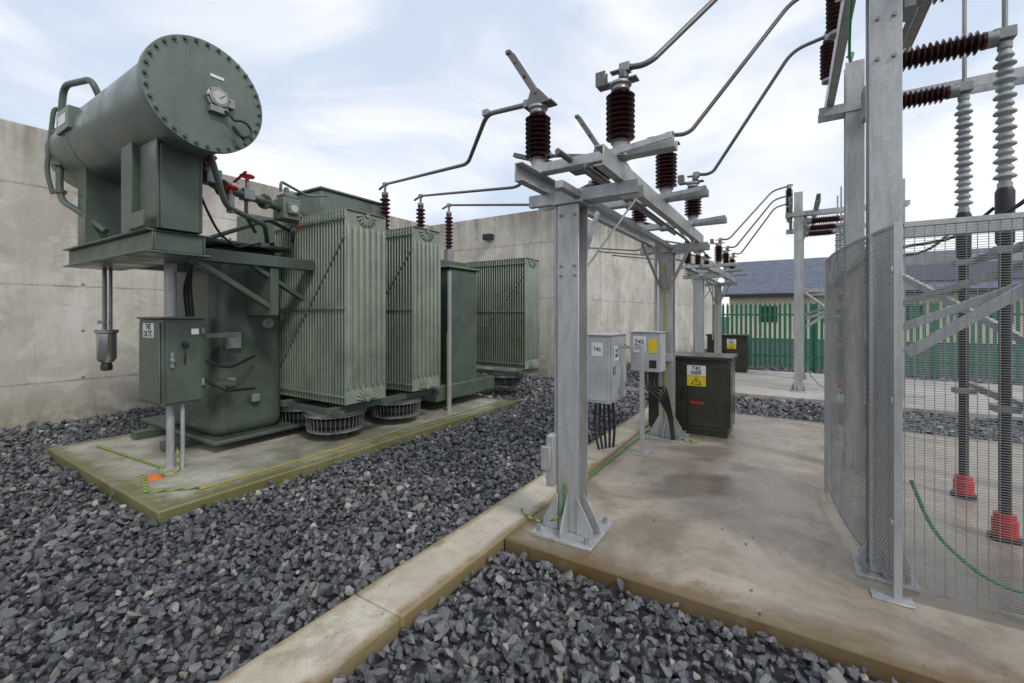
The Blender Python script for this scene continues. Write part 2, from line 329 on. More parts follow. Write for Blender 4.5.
b.box(-7.0,-4.66,1.50,2.02,2.25,2.27).box(-7.0,-4.66,1.50,2.02,2.435,2.455).box(-7.0,-4.66,1.55,1.565,2.271,2.434).box(-7.0,-4.66,1.95,1.965,2.271,2.434).box(-4.69,-4.67,1.566,1.949,2.271,2.434)
b.box(-5.3,-5.12,2.022,3.4,2.27,2.40).box(-6.6,-6.42,2.022,3.3,2.25,2.45)
b.bar((-5.21,2.95,1.75),(-5.21,2.05,2.3),.10,.06); b.bar((-5.21,3.3,1.9),(-5.21,2.6,2.32),.08,.05)
b.box(-5.72,-5.15,2.85,2.95,1.7,2.268); b.plate([(-4.62,1.48,2.46),(-4.62,1.48,2.6),(-5.0,1.48,2.6),(-5.0,1.48,2.46)],(0,.018,0))
b.done()
# oil pipework
b=P('oil_pipework',T,G_DK); fl=P('pipe_flanges',T,GALVD)
p0=Vector((-5.05,2.7,3.0));p1=Vector((-5.95,4.1,3.02)); d=(p1-p0)
b.tube([(-4.85,2.0,3.24),(-4.85,2.08,3.0),p0,p1],.045,14,.12)
b.tube([(-4.6,1.97,3.24),(-4.62,2.12,2.76),(-5.1,2.75,2.74),(-5.5,3.0,2.62)],.028,10,.1)
b.tube([(-5.3,2.2,2.5),(-5.3,2.9,2.85),(-5.8,3.5,2.85)],.025,10,.1)
b.tube([(-5.2,3.0,3.2),(-5.2,3.0,3.32),(-5.6,3.6,3.34),(-5.9,4.1,3.5)],.018,8,.08)
b.tube([(-5.0,2.5,3.0),(-5.0,2.5,2.78),(-5.2,2.7,2.66)],.02,8,.05)
b.tube([(-5.45,3.3,3.0),(-5.45,3.3,2.75),(-5.7,3.45,2.7)],.03,8,.05)
for f in(.02,.30,.36,.56,.62,.84): 
    q=p0+d*f; b.cyl(q,q+d.normalized()*.024,.085,18); fl.cyl(q+d.normalized()*.025,q+d.normalized()*.032,.075,18)
    for i in range(6):
        a=i*math.pi/3; o_=Vector((0,0,1))*math.sin(a)*.068+d.cross(Vector((0,0,1))).normalized()*math.cos(a)*.068; fl.cyl(q+o_-d.normalized()*.02,q+o_+d.normalized()*.05,.009,6)
q0=Vector((-4.88,2.2,3.0)); b.cyl(q0,q0+Vector((-.02,.05,0)),.085,18); b.cyl((-4.85,2.02,3.1),(-4.85,2.03,3.14),.085,18)
b.done(); fl.done()
b=P('buchholz_relay',T,G_MD,.014); b.box(-5.38,-5.14,3.0,3.22,2.87,3.13); b.box(-5.36,-5.16,3.03,3.19,3.132,3.19); b.cyl((-5.25,3.1,3.19),(-5.25,3.1,3.28),.03); b.box(-5.13,-5.10,3.04,3.18,2.93,3.07); b.done()
P('relay_window',T,GLASS).cyl((-5.1,3.11,3.0),(-5.09,3.11,3.0),.045,20).done()
HW=((-4.74,2.02,3.22),(-4.70,2.2,2.96),(-5.58,3.34,3.20),(-4.98,2.5,3.20))
b=P('valve_bodies',T,GALVD,.008); b.box(-4.93,-4.77,2.02,2.16,3.0,3.14); b.box(-5.64,-5.50,3.28,3.42,2.95,3.09); b.box(-5.04,-4.92,2.44,2.56,2.95,3.07)
for h_,base_ in zip(HW,((-4.83,2.08,3.10),(-4.70,2.2,2.72),(-5.58,3.34,3.0),(-4.98,2.5,3.0))): b.cyl(base_,h_,.018)
b.cyl((-4.70,2.2,2.72),(-4.70,2.2,2.9),.035); b.cyl((-5.45,3.3,2.8),(-5.36,3.3,2.8),.03); b.done()
b=P('valve_handwheels',T,RED)
for c_ in HW:
    ring=[(c_[0]+.062*math.cos(a),c_[1]+.062*math.sin(a),c_[2]+.01) for a in np.linspace(0,2*math.pi,15)]
    b.tube(ring,.013,6,.01); b.bar((c_[0]-.06,c_[1],c_[2]+.01),(c_[0]+.06,c_[1],c_[2]+.01),.014,.01); b.bar((c_[0],c_[1]-.06,c_[2]+.01),(c_[0],c_[1]+.06,c_[2]+.01),.014,.01); b.cyl((c_[0],c_[1],c_[2]-.05),(c_[0],c_[1],c_[2]+.035),.02,8)
b.bar((-5.35,3.3,2.8),(-5.33,3.3,2.97),.025,.01); b.bar((-4.80,2.28,3.06),(-4.66,2.33,3.16),.025,.012); b.done()
# control box and its pole
b=P('control_cabinet',T,G_DK,.012); b.box(-5.95,-5.37,1.87,2.25,.77,1.66); b.box(-5.97,-5.35,1.85,2.27,1.662,1.685); b.box(-5.368,-5.35,1.90,2.22,.80,1.63); b.box(-5.92,-5.40,1.855,1.869,.80,1.63); b.done()
b=P('cabinet_fittings',T,GALVD,.004); b.box(-5.349,-5.325,1.93,1.96,1.16,1.32); b.cyl((-5.35,1.945,1.24),(-5.31,1.945,1.24),.02)
for zz in(.95,1.5): b.box(-5.36,-5.335,2.215,2.24,zz,zz+.07)
b.done()
P('cabinet_mounting_arms',T,G_DK,.004).box(-5.6,-5.42,2.27,2.6,.9,.95).box(-5.6,-5.42,2.27,2.6,1.45,1.5).done()
b=P('cabinet_knob',T,BLACK); b.lathe((-5.349,2.06,1.40),(1,0,0),[(0,.03),(.03,.028),(.035,.0)],16); b.tube([(-5.34,2.06,1.38),(-5.31,2.05,1.28),(-5.34,2.06,1.2)],.008,6); b.done()
P('cabinet_label_plate',T,WHITE,.001).box(-5.80,-5.52,1.851,1.8545,1.47,1.62).done()
text(T,'T42\nOLTC',(-5.66,1.849,1.545),FY,.085)
P('cabinet_notice_plate',T,WHITE,.001).box(-5.3495,-5.347,2.12,2.19,1.50,1.56).done()
b=P('support_pole',T,GALV); b.cyl((-5.53,2.0,.085),(-5.53,2.0,.765),.038).cyl((-5.53,2.0,1.69),(-5.53,2.0,2.25),.055); b.cyl((-5.53,2.0,.085),(-5.53,2.0,.10),.09); b.cyl((-4.9,5.75,.085),(-4.9,5.75,2.45),.04); b.cyl((-5.45,2.08,.085),(-5.45,2.08,.765),.02); b.done()
b=P('cabinet_conduits',T,BLACK); b.tube([(-5.4,2.28,1.2),(-5.38,2.5,1.1),(-5.6,2.9,1.2)],.016); b.tube([(-5.40,2.28,1.0),(-5.36,2.45,.85),(-5.6,2.9,.8)],.014)
for i in range(3): b.tube([(-5.5-.08*i,2.2,1.69),(-5.45-.08*i,2.15,2.0),(-5.3,2.1,2.24)],.014)
b.tube([(-5.0,1.98,3.15),(-4.9,2.05,2.8),(-4.95,2.2,2.55),(-5.2,2.5,2.45),(-5.65,3.0,2.62)],.012); b.done()
b=P('tank_instruments',T,GALVD,.01); b.box(-5.719,-5.66,2.6,2.78,1.3,1.5).box(-5.719,-5.65,2.9,3.0,.62,.72).box(-5.719,-5.66,2.62,2.72,.85,.95); b.cyl((-5.72,3.1,1.6),(-5.64,3.1,1.6),.07,20); b.done()
# bushings
BY=(5.15,6.0,6.8)
b=P('bushings',T,BROWN); m_=P('bushing_fittings',T,GALVD)
for y in BY:
    b.lathe((-5.8,y,3.02),(0,0,1),sheds(9,.72,.045,.088)); m_.cyl((-5.8,y,2.75),(-5.8,y,3.02),.10,20); m_.cyl((-5.8,y,3.74),(-5.8,y,3.90),.022); m_.cyl((-5.8,y,3.74),(-5.8,y,3.78),.055,16)
for x,y in((-6.3,5.5),(-6.5,6.3)): 
    b.lathe((x,y,3.1),(0,0,1),sheds(6,.36,.03,.06)); m_.cyl((x,y,2.75),(x,y,3.1),.07); m_.cyl((x,y,3.46),(x,y,3.56),.015)
m_.done(); b.done()
P('bushing_turrets',T,G_DK,.01).box(-6.2,-5.55,4.95,7.05,2.55,2.76).done()
b=P('earth_straps',T,EARTH); zp=.093
b.bar((-5.5,1.75,zp),(-4.95,1.60,zp),.03,.006); b.bar((-4.95,1.60,zp),(-4.62,1.95,zp+.006),.03,.006); b.bar((-4.62,1.9,zp),(-4.6,6.9,zp),.025,.006); b.bar((-5.5,1.95,zp+.006),(-7.2,1.85,zp+.006),.025,.006)
b.bar((-4.9,5.71,.1),(-4.9,5.70,1.4),.02,.006); b.done()
P('earth_bond_cover',T,ORANGE).lathe((-5.33,1.80,.086),(0,0,1),[(0,.07),(.02,.065),(.03,.03),(.035,0)],18).done()
P('earth_wire',T,EARTH).tube([(-5.33,1.80,.11),(-5.2,1.95,.12),(-5.5,2.05,.3)],.008).done()
# ------------------------------------------------ bay equipment (built twice, at both bays)
PY=(2.95,4.27,5.62); XA,XB=-1.63,-.985
def bay(first):
    D=empty('disconnect_switch',(-1.4,4.5,0)); p=P('support_posts',D,GALV,.003,1); bo=P('post_bolts',D,GALVD)
    for y in(3.08,6.12):
        hbeam(p,-1.4,y,SLAB+.023,2.53,.175,.012); foot(p,bo,-1.4,y,SLAB,.24,.28,.0875)
        p.box(-1.52,-1.28,y-.11,y+.11,2.531,2.545)
        for q in(0,.14,.9): 
            for sx in(-1,1): bo.cyl((-1.4+sx*.055,y-.11,2.0+q*.5),(-1.4+sx*.055,y-.08,2.0+q*.5),.010,6)
    p.done(); bo.done()
    r=P('channel_rails',D,GALV,.002,1)
    for x in(XA,XB):
        sg=1 if x==XA else -1
        r.box(x-.005,x+.005,2.62,6.35,2.64,2.77); r.box(*sorted((x+sg*.006,x+sg*.06)),2.62,6.35,2.76,2.77); r.box(*sorted((x+sg*.006,x+sg*.06)),2.62,6.35,2.64,2.65)
    for y in(3.08,6.12): r.box(-1.74,-.88,y-.08,y-.072,2.547,2.637); r.box(-1.74,-.88,y+.072,y+.08,2.547,2.637); r.box(-1.74,-.88,y-.071,y-.03,2.547,2.555)
    for y,s_ in((3.08,1),(6.12,-1)):
        r.bar((-1.4,y+s_*.11,2.05),(-1.4,y+s_*.55,2.62),.05,.012); r.bar((-1.45,y+s_*.11,2.05),(-1.64,y+s_*.35,2.64),.05,.012); r.bar((-1.35,y+s_*.11,2.05),(-1.0,y+s_*.35,2.64),.05,.012)
    r.box(-1.36,-1.30,2.7,6.3,2.57,2.62)
    for y in PY:
        r.box(-1.78,-.62,y-.05,y-.042,2.775,2.84); r.box(-1.78,-.62,y+.042,y+.05,2.775,2.84); r.box(-1.78,-.62,y-.05,y+.05,2.7715,2.775)
        r.bar((-1.05,y-.07,2.80),(-.62,y-.12,2.82),.012,.04)
    r.done()
    i_=P('post_insulators',D,BROWN); m=P('insulator_caps',D,GALV)
    for y in PY:
        for x in(XA,XB):
            i_.lathe((x,y,2.88),(0,0,1),sheds(9,.36,.052,.098),28)
            m.lathe((x,y,2.776),(0,0,1),[(0,.08),(.015,.08),(.02,.055),(.08,.05),(.105,.06)],18); m.lathe((x,y,3.24),(0,0,1),[(0,.058),(.03,.055),(.035,.075),(.05,.075)],18)
    i_.done(); m.done()
    a=P('switch_blades',D,ALU,.002,1)
    for y in PY:
        a.box(XA-.10,XA+.14,y-.055,y+.055,3.291,3.305)
        for s_ in(-.028,.028):
            a.bar((XA+.05,y+s_,3.30),(XA-.25,y+s_,3.78),.010,.045,(1,0,0)); a.plate([(XA-.09,y+s_-.005,3.306),(XA+.12,y+s_-.005,3.306),(XA+.02,y+s_-.005,3.42),(XA-.05,y+s_-.005,3.42)],(0,.01,0))
        a.bar((XA-.25,y-.045,3.775),(XA-.25,y+.045,3.775),.03,.04,(1,0,0)); a.bar((XA-.10,y-.04,3.54),(XA-.10,y+.04,3.54),.02,.02)
        for q in(.2,.5,.8): a.cyl((XA+.05-.3*q,y-.04,3.30+.48*q),(XA+.05-.3*q,y+.04,3.30+.48*q),.014,8)
        a.box(XB-.16,XB+.12,y-.04,y+.04,3.291,3.303); a.box(XB-.17,XB-.10,y-.03,y-.015,3.303,3.40); a.box(XB-.17,XB-.10,y+.015,y+.03,3.303,3.40); a.cyl((XB+.03,y-.02,3.303),(XB+.03,y-.02,3.36),.035,12)
        a.box(XB-.06,XB+.09,y-.045,y+.005,3.36,3.372)
        a.bar((-1.34,y+.11,2.80),(-1.92,y+.11,3.02),.012,.035); a.bar((-1.34,y+.14,2.80),(-1.92,y+.14,3.02),.012,.035); a.box(-1.4,-1.28,y+.06,y+.18,2.775,2.86)
    a.cyl((-1.34,2.7,2.82),(-1.34,6.3,2.82),.022,12); a.cyl((-1.18,2.8,2.72),(-1.18,6.3,2.72),.016,10); a.done()
    o=P('operating_mechanism',D,GALV,.004); o.cyl((-1.51,3.02,.75),(-1.51,3.02,2.6),.014); o.box(-1.55,-1.492,2.93,3.07,.42,.80); o.box(-1.58,-1.505,2.90,2.93,.55,.72); o.cyl((-1.53,6.05,1.0),(-1.53,6.05,2.6),.018); o.done()
    e_=P('earth_tapes',D,EARTH); 
    e_.box(-1.42,-1.39,6.022,6.028,.2,2.4); e_.box(-1.498,-1.49,3.0,3.03,.1,.55); e_.tube([(-1.42,2.975,.45),(-1.43,2.96,.2),(-1.62,3.0,.1),(-1.78,3.05,.085),(-1.9,3.15,.08)],.008,8); e_.tube([(-1.35,6.0,.4),(-1.3,5.95,.12),(-1.0,6.0,.085)],.010,8)
    e_.done()
    if first:
        e_=P('earth_ground_strap',D,EARTH); e_.bar((-1.70,3.35,SLAB+.006),(-1.70,6.3,SLAB+.006),.022,.005); e_.done()
    Bb=empty('tubular_busbar',(-1,4.5,3)); b=P('tubes',Bb,ALU); c_=P('clamps',Bb,GALVD,.004)
    for i,y in enumerate(PY):
        yb=BY[i]; xo=-5.8
        b.tube([(xo-.25,yb+.1,3.9),(xo,yb,3.92),(-3.09,y+1.0-.25*i,3.42),(-2.33,y+.31-.1*i,3.53),(XA-.06,y,3.335)],.021,12,.14)
        yg=(3.72,4.62,5.5)[i]
        b.tube([(XB+.03,y-.02,3.38),(XB+.16,y-.02,3.36),(-.76,y,3.39),(.02,yg-.02,4.48),(.40,yg,4.56)],.019,12,.12)
        for q in((xo,yb,3.92),(XA-.08,y,3.335),(XB+.04,y-.02,3.375),(.33,yg,4.55)): c_.box(q[0]-.035,q[0]+.035,q[1]-.03,q[1]+.03,q[2]-.03,q[2]+.03)
        c_.box(-2.35,-2.29,y+.26-.1*i,y+.32-.1*i,3.50,3.555)
    b.done(); c_.done()
    Gn=empty('circuit_breaker_gantry',(.6,4.6,0)); p=P('columns',Gn,GALV,.003,1); bo=P('column_bolts',Gn,GALVD)
    for x,y in((.50,3.62),(.57,5.85)): hbeam(p,x,y,SLAB+.023,4.35,.16,.012); foot(p,bo,x,y,SLAB,.15,.16,.08)
    for y in(3.62,5.85): hbeam(p,2.15,y,SLAB+.023,4.35,.16,.012)
    for q in range(3): bo.cyl((.46,3.525,3.3+q*.25),(.46,3.54,3.3+q*.25),.012,6); bo.cyl((.54,3.525,3.3+q*.25),(.54,3.54,3.3+q*.25),.012,6)
    p.done(); bo.done()
    r=P('gantry_beams',Gn,GALV,.002,1)
    for x,sg in((.33,1),(.85,-1)):
        r.box(x-.005,x+.005,2.7,6.1,3.93,4.07); r.box(*sorted((x+sg*.006,x+sg*.065)),2.7,6.1,4.06,4.07); r.box(*sorted((x+sg*.006,x+sg*.065)),2.7,6.1,3.93,3.94)
    for y in(3.53,3.71,5.76,5.94): r.box(.26,2.3,y-.005,y+.005,3.83,3.925)
    r.bar((.64,3.80,1.45),(1.8,3.80,2.35),.05,.06); r.bar((.64,3.9,1.62),(2.1,3.9,2.32),.05,.05); r.bar((2.06,3.85,.9),(.64,5.7,2.3),.05,.05); r.bar((.64,5.72,1.7),(2.05,3.8,2.35),.05,.05)
    r.box(.66,2.05,5.80,5.86,2.2,2.28).box(.60,2.05,3.74,3.79,2.2,2.28).box(.50,.55,3.705,5.765,2.15,2.22); r.done()
    i_=P('breaker_insulators',Gn,BROWN); m=P('breaker_fittings',Gn,GALVD,.003)
    for y in(3.72,4.62,5.5):
        i_.lathe((.33,y,4.09),(0,0,1),sheds(9,.40,.04,.075),24); m.cyl((.33,y,4.07),(.33,y,4.1),.06,16); m.cyl((.33,y,4.48),(.33,y,4.56),.045,16)
        i_.lathe((.72,y,3.73),(1,0,0),sheds(12,.50,.05,.085),26); m.cyl((.62,y,3.73),(.73,y,3.73),.075,18); m.cyl((1.21,y,3.73),(1.28,y,3.73),.06,16)
        m.box(.60,.66,y-.09,y+.09,3.62,3.92); m.box(1.25,1.37,y-.05,y+.05,3.70,3.78); m.cyl((1.32,y,3.75),(1.32,y,4.6),.016)
    i_.done(); m.done()
    K=empty('cable_termination',(1.32,4.6,0)); s1=P('silicone_sheds',K,GREYSIL); cb=P('cable_tails',K,BLACK); rd=P('cable_boots',K,RED); st=P('cable_cleats',K,GALVD,.003)
    for y in(3.72,4.62,5.52):
        s1.lathe((1.32,y,2.62),(0,0,1),sheds(16,1.06,.032,.062,.8),24); cb.cyl((1.32,y,.2),(1.32,y,2.62),.034,16); cb.cyl((1.32,y,.07),(1.32,y,.1),.09,16)
        rd.lathe((1.32,y,.1),(0,0,1),[(0,.07),(.12,.07),(.125,.06),(.16,.06),(.165,.04)],20)
        cb.lathe((1.32,y,2.2),(0,0,1),[(0,.03),(.03,.05),(.40,.052),(.44,.035)],18)
        for zz in(1.0,2.15): st.box(1.25,1.39,y-.06,y+.06,zz,zz+.05)
        cb.tube([(1.28,y+.05,2.5),(1.1,y+.1,2.3),(.7,y+.15,2.25)],.012)
    for zz in(1.02,2.17): st.box(1.40,1.44,3.5,5.8,zz,zz+.06)
    for o_ in(s1,cb,rd,st): o_.done()
    b=P('earth_cable',Gn,GREENW); b.tube([(.38,3.60,4.3),(.34,3.7,3.75),(.36,4.0,3.5),(.42,4.3,3.75),(.42,4.8,3.95)],.009,8,.2); b.tube([(.62,3.55,.7),(.72,3.55,.40),(1.0,3.65,.12),(1.6,3.8,.09),(2.6,4.0,.09)],.010,8,.2); b.done()
    Q=empty('equipment_kiosk',(-1.2,6.75,0)); b=P('kiosk_body',Q,KIOSK,.01); b.box(-1.73,-.68,6.42,7.1,.14,1.10); b.box(-1.71,-.70,6.44,7.08,SLAB,.139); b.box(-1.77,-.64,6.38,7.14,1.102,1.145); b.box(-1.70,-1.21,6.405,6.419,.2,1.06).box(-1.20,-.71,6.405,6.419,.2,1.06).box(-.679,-.667,6.47,7.05,.2,1.06); b.done()
    P('kiosk_handle',Q,BLACK,.003).box(-1.26,-1.22,6.38,6.404,.55,.72).done()
    P('kiosk_label',Q,WHITE,.001).box(-1.20,-.96,6.399,6.403,.88,1.02).done(); P('kiosk_warning',Q,YEL,.001).box(-1.20,-.96,6.399,6.403,.74,.875).done()
    text(Q,'T42\nNER' if first else 'T41\nNER',(-1.08,6.397,.95),FY,.072)
    P('warning_triangle',Q,TXT).plate([(-1.15,6.398,.762),(-1.01,6.398,.762),(-1.08,6.398,.865)],(0,-.002,0)).done()
    P('warning_triangle_field',Q,YEL).plate([(-1.13,6.395,.771),(-1.03,6.395,.771),(-1.08,6.395,.85)],(0,-.002,0)).done()
    P('warning_bolt',Q,TXT).plate([(-1.075,6.392,.84),(-1.095,6.392,.808),(-1.080,6.392,.808),(-1.086,6.392,.775),(-1.064,6.392,.815),(-1.078,6.392,.815)],(0,-.001,0)).done()
    P('red_marking',Q,RDT).box(-1.16,-.98,6.402,6.4045,.50,.53).done()
bay(True)
OFF=Vector((-.35,7.7,0)); bay(False); OFF=Vector((0,0,0))
M=empty('marshalling_cabinet',(-1.9,5.3,0)); b=P('cabinet_body',M,BOXG,.01); b.box(-2.10,-1.78,4.95,5.55,.66,1.46); b.box(-1.779,-1.765,4.98,5.52,.69,1.43); b.box(-2.07,-1.81,4.936,4.949,.69,1.43); b.box(-2.12,-1.755,4.925,5.57,1.462,1.475); b.done()
P('cabinet_stand',M,GALV,.003).box(-1.76,-1.50,5.2,5.24,1.3,1.34).box(-1.76,-1.50,5.2,5.24,.8,.84).box(-1.50,-1.46,5.18,5.26,SLAB,1.36).box(-1.56,-1.40,5.12,5.32,SLAB,.085).done()
P('cabinet_label',M,WHITE,.001).box(-1.764,-1.761,5.05,5.22,1.16,1.33).done(); text(M,'T42\nDE4',(-1.759,5.135,1.245),FX,.065)
P('cabinet_hinges',M,GALVD,.002).box(-1.764,-1.75,5.45,5.47,.8,.86).box(-1.764,-1.75,5.45,5.47,1.28,1.34).box(-1.764,-1.74,5.02,5.045,1.0,1.1).done()
P('cabinet_label_front',M,WHITE,.001).box(-2.0,-1.86,4.932,4.9355,1.22,1.38).done(); text(M,'T42',(-1.93,4.930,1.3),FY,.06)
b=P('cabinet_cables',M,BLACK)
for i in range(5): b.tube([(-2.05+i*.055,5.2,.66),(-2.05+i*.055,5.15+.03*i,.3),(-1.95+i*.02,5.1+.05*i,-.02)],.016,8)
b.done()
M=empty('drive_cabinet',(-1.6,5.8,0)); b=P('cabinet_body',M,BOXG,.008); b.box(-1.76,-1.38,5.68,5.96,.98,1.48); b.box(-1.78,-1.36,5.66,5.98,1.482,1.495); b.done()
P('cabinet_label',M,WHITE,.001).box(-1.73,-1.56,5.676,5.679,1.22,1.44).done(); text(M,'T42\nDE2',(-1.645,5.674,1.33),FY,.072)
P('cabinet_warning',M,YEL,.001).box(-1.53,-1.42,5.676,5.679,1.22,1.40).done(); P('window',M,BLACK,.001).box(-1.52,-1.43,5.676,5.679,1.03,1.13).done()
P('cabinet_bracket',M,GALV,.003).box(-1.5,-1.3,5.962,6.02,1.1,1.2).done()
b=P('hanging_cables',M,BLACK)
for i in range(5): b.tube([(-1.66+.055*i,5.8,.98),(-1.62+.05*i,5.72,.78),(-1.45+.03*i,5.74,.68+.03*i),(-1.32+.01*i,5.85,.45),(-1.28,5.9+.02*i,.07)],.014,8,.15)
b.done()
# ------------------------------------------------ mesh screen
N=empty('mesh_guard_fence',(.5,4,0)); GM=galv('mesh_wire',.34)
f=P('fence_frame',N,GALV,.002,1); Z0,Z1=.16,2.21; FYp=3.31; PX=.50
f.box(PX,PX+.04,FYp-.02,FYp+.02,SLAB,2.23); f.box(PX+.045,3.2,FYp-.014,FYp+.014,2.20,2.23); f.box(PX-.10,PX+.09,FYp-.06,FYp+.05,SLAB,SLAB+.012); f.box(2.0,2.04,FYp-.02,FYp+.02,SLAB,2.19)
for zz in(.5,1.2,1.95): f.box(PX-.012,PX-.001,FYp-.02,FYp+.03,zz,zz+.03)
cur=[(PX-.008,FYp),(.425,3.60),(.365,3.93),(.32,4.28),(.295,4.63),(.285,5.0)]
def cp(s_):
    k=min(int(s_*5),4); tt=s_*5-k; a,b_=cur[k],cur[k+1]; return (a[0]+(b_[0]-a[0])*tt,a[1]+(b_[1]-a[1])*tt)
f.box(.27,.30,5.0,5.04,SLAB,2.23)
for k in range(5):
    a,b_=cur[k],cur[k+1]
    for zz in(Z0,Z1): f.bar((a[0]+.006,a[1],zz),(b_[0]+.006,b_[1],zz),.010,.025)
f.done()
w=P('welded_mesh',N,GM); 
nz=int((Z1-Z0)/.0135)
for i in range(nz): 
    zz=Z0+i*.0135; w.box(PX+.042,3.18,FYp-.0015,FYp+.0015,zz,zz+.0026)
x=PX+.05
while x<3.18: w.box(x,x+.003,FYp+.0016,FYp+.0046,Z0,Z1); x+=.042
w.box(PX+.042,3.18,FYp-.004,FYp+.006,Z0-.012,Z0-.002)
w.done()
w=P('expanded_mesh',N,GM); L=1.72; Hh=Z1-Z0; pit=.034
def wire(a,b_):
    n=max(1,int(abs(a[0]-b_[0])/.2)); prev=None
    for i in range(n+1):
        t_=i/n; s_=(a[0]+(b_[0]-a[0])*t_)/L; z_=a[1]+(b_[1]-a[1])*t_; q=cp(min(max(s_,0),1)); q=Vector((q[0],q[1],Z0+z_))
        if prev is not None: w.bar(prev,q,.0025,.004)
        prev=q
c0=-Hh
while c0<L:
    s0=max(0,c0); s1=min(L,c0+Hh)
    if s1-s0>.01:
        wire((s0,s0-c0),(s1,s1-c0)); wire((s0,Hh-(s0-c0)),(s1,Hh-(s1-c0)))
    c0+=pit
w.done()
# ------------------------------------------------ palisade fence, building
PG=paint('green_fence_paint',(.02,.17,.095),.45,.3)
F=empty('palisade_fence',(5,16.2,0)); f=P('pales',F,PG,.0)
x=-2.2; FYY=16.2
while x<26:
    f.plate([(x,FYY,.08),(x+.075,FYY,.08),(x+.075,FYY,2.02),(x+.0375,FYY,2.12),(x,FYY,2.02)],(0,.006,0)); x+=.135
f.done(); f=P('rails_and_posts',F,PG)
for zz in(.4,1.7): f.box(-2.2,26,FYY+.012,FYY+.05,zz,zz+.05)
for i in range(11): f.box(-2.2+i*2.75,-2.1+i*2.75,FYY+.052,FYY+.15,0,2.05)
f.done()
B=empty('slate_roofed_house',(8,42,0)); 
P('rendered_walls',B,paint('cream_render',(.68,.60,.46),.8,.4,0,.5)).box(-4,30,38,46,0,3.3).done()
t=NT('slate_roof'); br=t.n('ShaderNodeTexBrick'); br.inputs['Scale'].default_value=1; br.inputs['Brick Width'].default_value=.5; br.inputs['Row Height'].default_value=.22; br.inputs['Mortar Size'].default_value=.02
t.l(t.mapv((1,1.2,1)),br.inputs['Vector']); br.inputs['Color1'].default_value=(.10,.12,.17,1); br.inputs['Color2'].default_value=(.15,.17,.22,1); br.inputs['Mortar'].default_value=(.05,.055,.07,1)
RO=t.out(br.outputs['Color'],.55)
r=P('roof',B,RO); r.plate([(-4.5,37.4,3.2),(30.5,37.4,3.2),(30.5,42,6.1),(-4.5,42,6.1)],(0,0,.14)); r.plate([(-4.5,42.001,6.1),(30.5,42.001,6.1),(30.5,46.6,3.2),(-4.5,46.6,3.2)],(0,0,.14)); r.done()
P('gable',B,WHITE).plate([(-4,38,3.3),(-4,46,3.3),(-4,42,5.9)],(.2,0,0)).done()
b=P('windows_and_doors',B,BLACK)
for x in range(-2,28,4): b.box(x,x+1.2,37.97,37.999,1.2,2.4)
b.done(); P('gutter',B,BLACK).box(-4.5,30.5,37.28,37.39,3.12,3.24).done()
P('solar_panel_array',B,plain('solar_glass',(.02,.03,.06),.2)).plate([(4,38.2,3.88),(16,38.2,3.88),(16,41.2,5.77),(4,41.2,5.77)],(0,-.03,.06)).done()
# ------------------------------------------------ gravel (one mesh)
def variants(n):
    out=[]
    for _ in range(n):
        bm=bmesh.new(); d=rng.normal(size=(13,3)); d/=np.linalg.norm(d,axis=1)[:,None]; d*=rng.uniform(.78,1.08,(13,1)); d*=np.array([1,rng.uniform(.6,.95),rng.uniform(.5,.8)])
        for p in d: bm.verts.new(p)
        bmesh.ops.convex_hull(bm,input=bm.verts)
        bmesh.ops.delete(bm,geom=[v for v in bm.verts if not v.link_faces],context='VERTS')
        bm.verts.index_update(); bm.verts.ensure_lookup_table()
        out.append((np.array([v.co[:] for v in bm.verts]),np.array([[v.index for v in f.verts] for f in bm.faces]))); bm.free()
    return out
VAR=variants(20)
a=R(32.3); Fv=np.array([-math.sin(a),math.cos(a)]); Rv=np.array([math.cos(a),math.sin(a)])
def scatter(sp,dmin,dmax,zoff,keep):
    xs=np.arange(-10,7,sp); ys=np.arange(-1,16.5,sp); X,Y=np.meshgrid(xs,ys); X=X.ravel()+rng.uniform(-.5,.5,X.size)*sp; Y=Y.ravel()+rng.uniform(-.5,.5,Y.size)*sp
    d=X*Fv[0]+Y*Fv[1]; u=(X*Rv[0]+Y*Rv[1]); ds=np.hypot(X,Y)
    ok=(ds>=dmin)&(ds<dmax)&(d>.3)&(np.abs(u)<d*1.45+.7)&(rng.random(X.size)<keep)
    mg=.022
    ok&=~((X>-7.65-mg)&(X<-4.4+mg)&(Y>1.5-mg)&(Y<7.1+mg)); ok&=~((X>-2.17-mg)&(X<-1.785+mg)); ok&=~((X>-1.79)&(X<6.5)&(Y>2.7-mg)&(Y<8.2+mg)); ok&=~((X>-1.79)&(X<6.5)&(Y>10.4-mg)&(Y<15))
    ok&=~((Y>10.75)&(X<-5.4+(Y-10.8)*.124)); ok&=(X>-9.97)
    X=X[ok];Y=Y[ok]; n=X.size; sz=sp*.60*np.exp(rng.normal(0,.27,n)); Z=zoff+rng.uniform(-.35,.35,n)*sp
    return X,Y,Z,sz
def strays():   # a few loose chippings kicked onto the concrete edges
    X=[];Y=[];Z=[];Q=[]
    for _ in range(70):
        k_=random.random(); s_=random.uniform(.005,.013)
        if k_<.35: X.append(random.uniform(-2.12,-1.83));Y.append(random.uniform(.5,7));Z.append(.065+s_*.4)
        elif k_<.7: X.append(random.uniform(-1.7,3));Y.append(2.75+random.random()**3*1.2);Z.append(SLAB+s_*.4)
        else: X.append(-4.45-random.random()**3*.8);Y.append(random.uniform(1.6,7));Z.append(.085+s_*.4)
        Q.append(s_)
    return [np.array(q) for q in(X,Y,Z,Q)]
parts=[scatter(.052,0,4.6,-.014,1),scatter(.055,0,4.6,.008,.62),scatter(.055,4.6,9,-.012,1),scatter(.060,4.6,9,.008,.5),scatter(.085,9,24,-.012,1),strays()]
